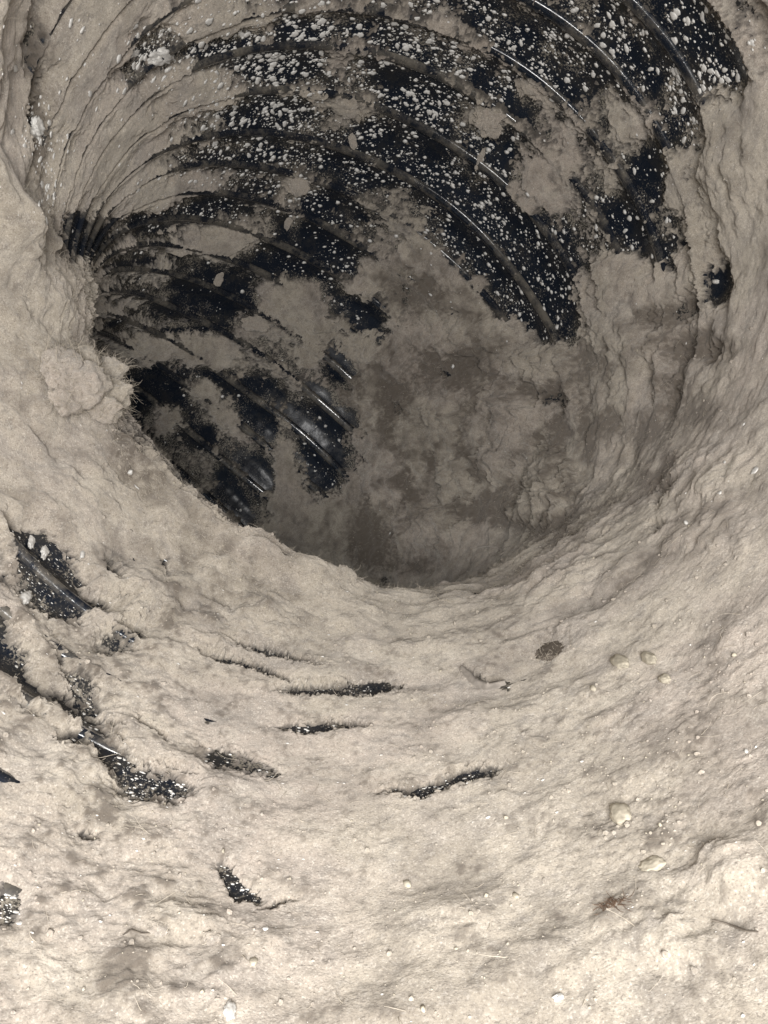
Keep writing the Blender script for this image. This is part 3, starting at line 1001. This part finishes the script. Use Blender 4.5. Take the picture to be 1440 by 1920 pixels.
def tuft():
    i0 = surface_at(150, 712)
    org = to_world(SURF[i0])
    VV, FF, NN, k0 = [], [], [], 0
    V, F = ICO[4]
    for k, (x, y, a, b, ang, h) in enumerate([(108, 690, 40, 44, 0, .6), (150, 672, 34, 26, 10, .8), (150, 728, 46, 38, 20, .75), (192, 700, 30, 30, 0, .9), (206, 738, 28, 30, 0, .95), (190, 768, 28, 24, 20, .8), (120, 752, 40, 30, 0, .5)]):
        p, n, A, B = view_axes(surface_at(x, y), a, b, ang)
        hh = h * min(np.linalg.norm(A), np.linalg.norm(B))
        q = V + k * 3.1
        m = 1 + 0.30 * vnoise(q, 1.4, 300 + k) + 0.20 * vnoise(q, 3.3, 310) + 0.10 * vnoise(q, 8.0, 311) + 0.07 * vnoise(q, 19.0, 312)
        D = V * m[:, None]
        VV.append(p + n * hh * 0.2 + D[:, :1] * A + D[:, 1:2] * B + D[:, 2:] * n * hh)
        NN.append(D[:, :1] * A + D[:, 1:2] * B + D[:, 2:] * n * hh)
        FF.append(F + k0)
        k0 += len(V)
    VV, NN = np.concatenate(VV), np.concatenate(NN)
    NN /= np.linalg.norm(NN, axis=1, keepdims=True)
    o = add_obj("lint_tuft", mesh_from("lint_tuft", to_world(VV) - org, tris=np.concatenate(FF), mat=M_CLUMP))
    o.location = org
    tag(o, "ragged pale lint tuft jutting from the left bank over the dark bore", "lint tuft")
    m = 3000
    pk = rng.choice(len(VV), m)
    pa = curly(VV[pk] - NN[pk] * 0.004, NN[pk], 0.012 + 0.055 * rng.random(m) ** 3, k=7, lift=1.2)
    Vf, qf = fibre_mesh(pa, 0.0004 + 0.0006 * rng.random(m) ** 2)
    f = add_obj("fuzz", mesh_from("fuzz", to_world(Vf) - org, qf, mat=M_FIBRE), o)
    f["kind"] = "stuff"


tuft()
clump("dust_clump", "dust clump", "soft tan dust clump sitting on a wire rib amid white specks", 915, 226, 26, 20, 25, 0.5, level=5, rough=0.7, fuzz=220, seed=11)
clump("dust_clump", "dust clump", "drop shaped dust wisp beside the end of a dusty wire rib", 898, 298, 18, 6, -68, 0.8, rough=0.6, fuzz=60, seed=12)
clump("dust_clump", "dust clump", "small upright dust wisp above the middle of the bore", 662, 264, 16, 7, 80, 0.8, rough=0.35, fuzz=12, seed=13)
clump("dust_clump", "dust clump", "squarish dust clump at the upper end of a dusty rib", 561, 350, 16, 19, 0, 0.5, rough=0.4, fuzz=40, seed=14)
clump("dust_clump", "dust clump", "little dust blob with a trailing thread on the black wall", 541, 414, 17, 6, -70, 0.8, rough=0.35, fuzz=14, seed=15)
clump("dust_clump", "dust clump", "faint dust blob hanging below the long dust patch", 410, 522, 14, 7, -60, 0.8, rough=0.35, fuzz=10, seed=16)
clump("dust_clump", "dust clump", "short rounded dust lump just left of the bore's lumpy middle", 478, 606, 24, 14, 10, 0.6, rough=0.4, fuzz=40, seed=17)
clump("cream_crumb", "crumb", "round cream coloured crumb lying alone on the dust at the lower right", 1165, 1525, 20, 19, 0, 0.5, M_CREAM, 4, 0.22, seed=21)
clump("dark_pit_lint", "clod", "dark brown oval pit sunk in the dust right of the lip", 1040, 1218, 40, 19, -16, 0.12, M_DARK, 5, 0.3, fuzz=300, seed=22)  # flat dark disc standing in for the fuzzy inside of a shallow pit
clump("cream_crumb", "crumb", "yellowish crumb to the right of the dark oval pit", 1215, 1234, 14, 10, 10, 0.5, M_CREAM, 4, 0.25, seed=23)
clump("cream_crumb", "crumb", "pale crumb between the yellowish crumb and the dark oval pit", 1163, 1240, 17, 12, 20, 0.35, M_CREAM, 4, 0.25, seed=24)
clump("cream_crumb", "crumb", "light crumb just below and right of the yellowish crumb", 1246, 1274, 11, 8, 0, 0.5, M_CREAM, 4, 0.25, seed=25)
clump("cream_crumb", "crumb", "tiny light crumb below the dark oval pit", 1110, 1290, 6, 5, 0, 0.6, M_CREAM, 2, 0.4, seed=26)
clump("lint_flock", "lint flock", "flat pale flock at the end of a dark thread near the bottom", 297, 1737, 20, 17, 10, 0.35, rough=0.5, fuzz=40, seed=27)
clump("lint_flock", "lint flock", "pale flock right of the one beside the dark thread", 394, 1757, 16, 13, 0, 0.35, rough=0.5, fuzz=30, seed=28)
clump("cream_crumb", "crumb", "small light crumb below the two pale flocks", 474, 1803, 9, 7, -40, 0.5, M_CREAM, 2, 0.4, seed=29)
clump("white_crumb", "crumb", "bright white crumb at the bottom edge of the picture", 1045, 1870, 10, 6, -10, 0.6, M_WHITE, 4, 0.4, seed=30)
clump("white_crumb", "crumb", "whitish upright crumb under a dark fleck near the bottom edge", 432, 1895, 12, 17, 0, 0.4, M_WHITE, 4, 0.45, seed=31)
clump("white_crumb", "crumb", "lone white grain on the grey streak of the inner bend", 245, 887, 5, 5, 0, 0.7, M_WHITE, 2, 0.4, seed=32)
clump("white_crumb", "crumb", "round white grain alone near the right edge", 1398, 1406, 4, 4, 0, 0.7, M_WHITE, 2, 0.3, seed=33)
clump("white_crumb", "crumb", "white grain on the smooth dust of the right wall", 1286, 978, 4, 4, 0, 0.7, M_WHITE, 2, 0.4, seed=34)
clump("white_crumb", "crumb", "bright crumb in the small black hole of the right wall", 1342, 530, 6, 5, 0, 0.7, M_WHITE, 2, 0.4, seed=35)
clump("cream_crumb", "crumb", "broad buff crumb down and right of the round cream crumb", 1218, 1618, 24, 14, -20, 0.3, M_CREAM, 4, 0.3, seed=36)
clump("cream_crumb", "crumb", "light grain left of centre in the lower dust", 762, 1656, 8, 6, 20, 0.5, M_CREAM, 2, 0.4, seed=37)
clump("cream_crumb", "crumb", "light grain below the long bare strip at lower middle", 966, 1678, 7, 5, 30, 0.5, M_CREAM, 2, 0.4, seed=38)
clump("white_crumb", "crumb", "cluster of white paint flakes in a bare fold at the far left", 66, 245, 15, 20, 10, 0.5, M_WHITE, 4, 0.7, seed=39)
clump("white_crumb", "crumb", "white flake on the bare strip at the upper left fold", 300, 106, 20, 12, -20, 0.4, M_WHITE, 4, 0.7, seed=40)
clump("white_crumb", "crumb", "largest white flake in the bare patch at the left edge", 82, 1032, 8, 14, 10, 0.4, M_WHITE, 4, 0.5, seed=41)
clump("white_crumb", "crumb", "long white flake at the top of the left bare patch", 58, 1012, 6, 15, 10, 0.4, M_WHITE, 4, 0.5, seed=42)
clump("white_crumb", "crumb", "blunt white flake left of the navy bare patch", 50, 1118, 10, 13, 15, 0.4, M_WHITE, 4, 0.5, seed=43)
clump("white_crumb", "crumb", "small white flake in the dust right of the left bare patch", 151, 1038, 5, 9, 10, 0.5, M_WHITE, 2, 0.4, seed=44)


def ribbon(name, cat, label, pts, width, mat, lift=0.006, curl=0.0):
    """a bent flake or thread that follows the surface through picture points: a closed strip with thickness"""
    P_, N_ = [], []
    for x, y in pts:
        i = surface_at(x, y)
        n, _, _ = frame_at(i)
        P_.append(SURF[i])
        N_.append(n)
    P_, N_ = np.array(P_), np.array(N_)
    k = 24
    tq = np.linspace(0, len(pts) - 1, k)
    P_ = np.stack([np.interp(tq, np.arange(len(pts)), P_[:, c]) for c in range(3)], -1)
    N_ = np.stack([np.interp(tq, np.arange(len(pts)), N_[:, c]) for c in range(3)], -1)
    P_ = P_ + N_ * lift
    d = np.gradient(P_, axis=0)
    d /= np.linalg.norm(d, axis=1, keepdims=True)
    side = np.cross(d, N_)
    side /= np.linalg.norm(side, axis=1, keepdims=True)
    w = width * (0.35 + 0.65 * np.sin(np.linspace(0.25, 2.9, k))) * (1 + 0.25 * rng.normal(size=k) * 0.5)
    th_ = max(0.0009, width * 0.12)
    prof = [(-1, 0.0), (-0.4, 0.3 * curl), (0.3, curl), (1, 1.6 * curl), (1, 1.6 * curl + th_), (0.3, curl + th_), (-0.4, 0.3 * curl + th_), (-1, th_)]
    V = np.stack([P_ + side * (w * a)[:, None] + N_ * b for a, b in prof], 1).reshape(-1, 3)
    m = len(prof)
    o = np.arange(k - 1)[:, None] * m
    j = np.arange(m)[None]
    q = np.stack([o + j, o + (j + 1) % m, o + m + (j + 1) % m, o + m + j], -1).reshape(-1, 4)
    org = to_world(P_[0])
    ob = add_obj(name, mesh_from(name, to_world(V) - org, q, mat=mat))
    ob.location = org
    return tag(ob, label, cat)


ribbon("torn_flake", "flake", "torn grey flake with a ragged raised edge lying left of the dark pit", [(862, 1256), (885, 1278), (912, 1290), (950, 1283)], 0.010, M_FLAKE, -0.002, 0.007)
ribbon("dust_curl", "curl", "little curled shaving of lint on the bright floor of the bend", [(895, 1026), (915, 1024), (935, 1027), (945, 1036), (938, 1043), (926, 1042)], 0.0035, M_CLUMP, 0.003, 0.004)
ribbon("dark_thread", "thread", "short dark thread leading to the pale flock near the bottom left", [(225, 1752), (245, 1748), (265, 1749), (284, 1753)], 0.0014, M_DARK, 0.003)
ribbon("dark_thread", "thread", "dark thread at the right edge low in the picture", [(1340, 1730), (1370, 1738), (1400, 1748), (1426, 1754)], 0.0014, M_DARK, 0.003)
i = surface_at(1148, 1697)
n, a, b = frame_at(i)
m = 60
p0 = SURF[i] + rng.normal(size=(m, 1)) * 0.010 * a + rng.normal(size=(m, 1)) * 0.004 * b + n * 0.001
V, q = fibre_mesh(curly(p0, np.repeat(n[None], m, 0), 0.006 + 0.012 * rng.random(m), lift=0.05), np.full(m, 0.0006))
tag(add_obj("brown_fibre_knot", mesh_from("brown_fibre_knot", to_world(V), q, mat=M_BROWN)), "small knot of reddish brown fibres on the dust at lower right", "fibre knot")
print("all %.1fs" % (time.time() - T0))
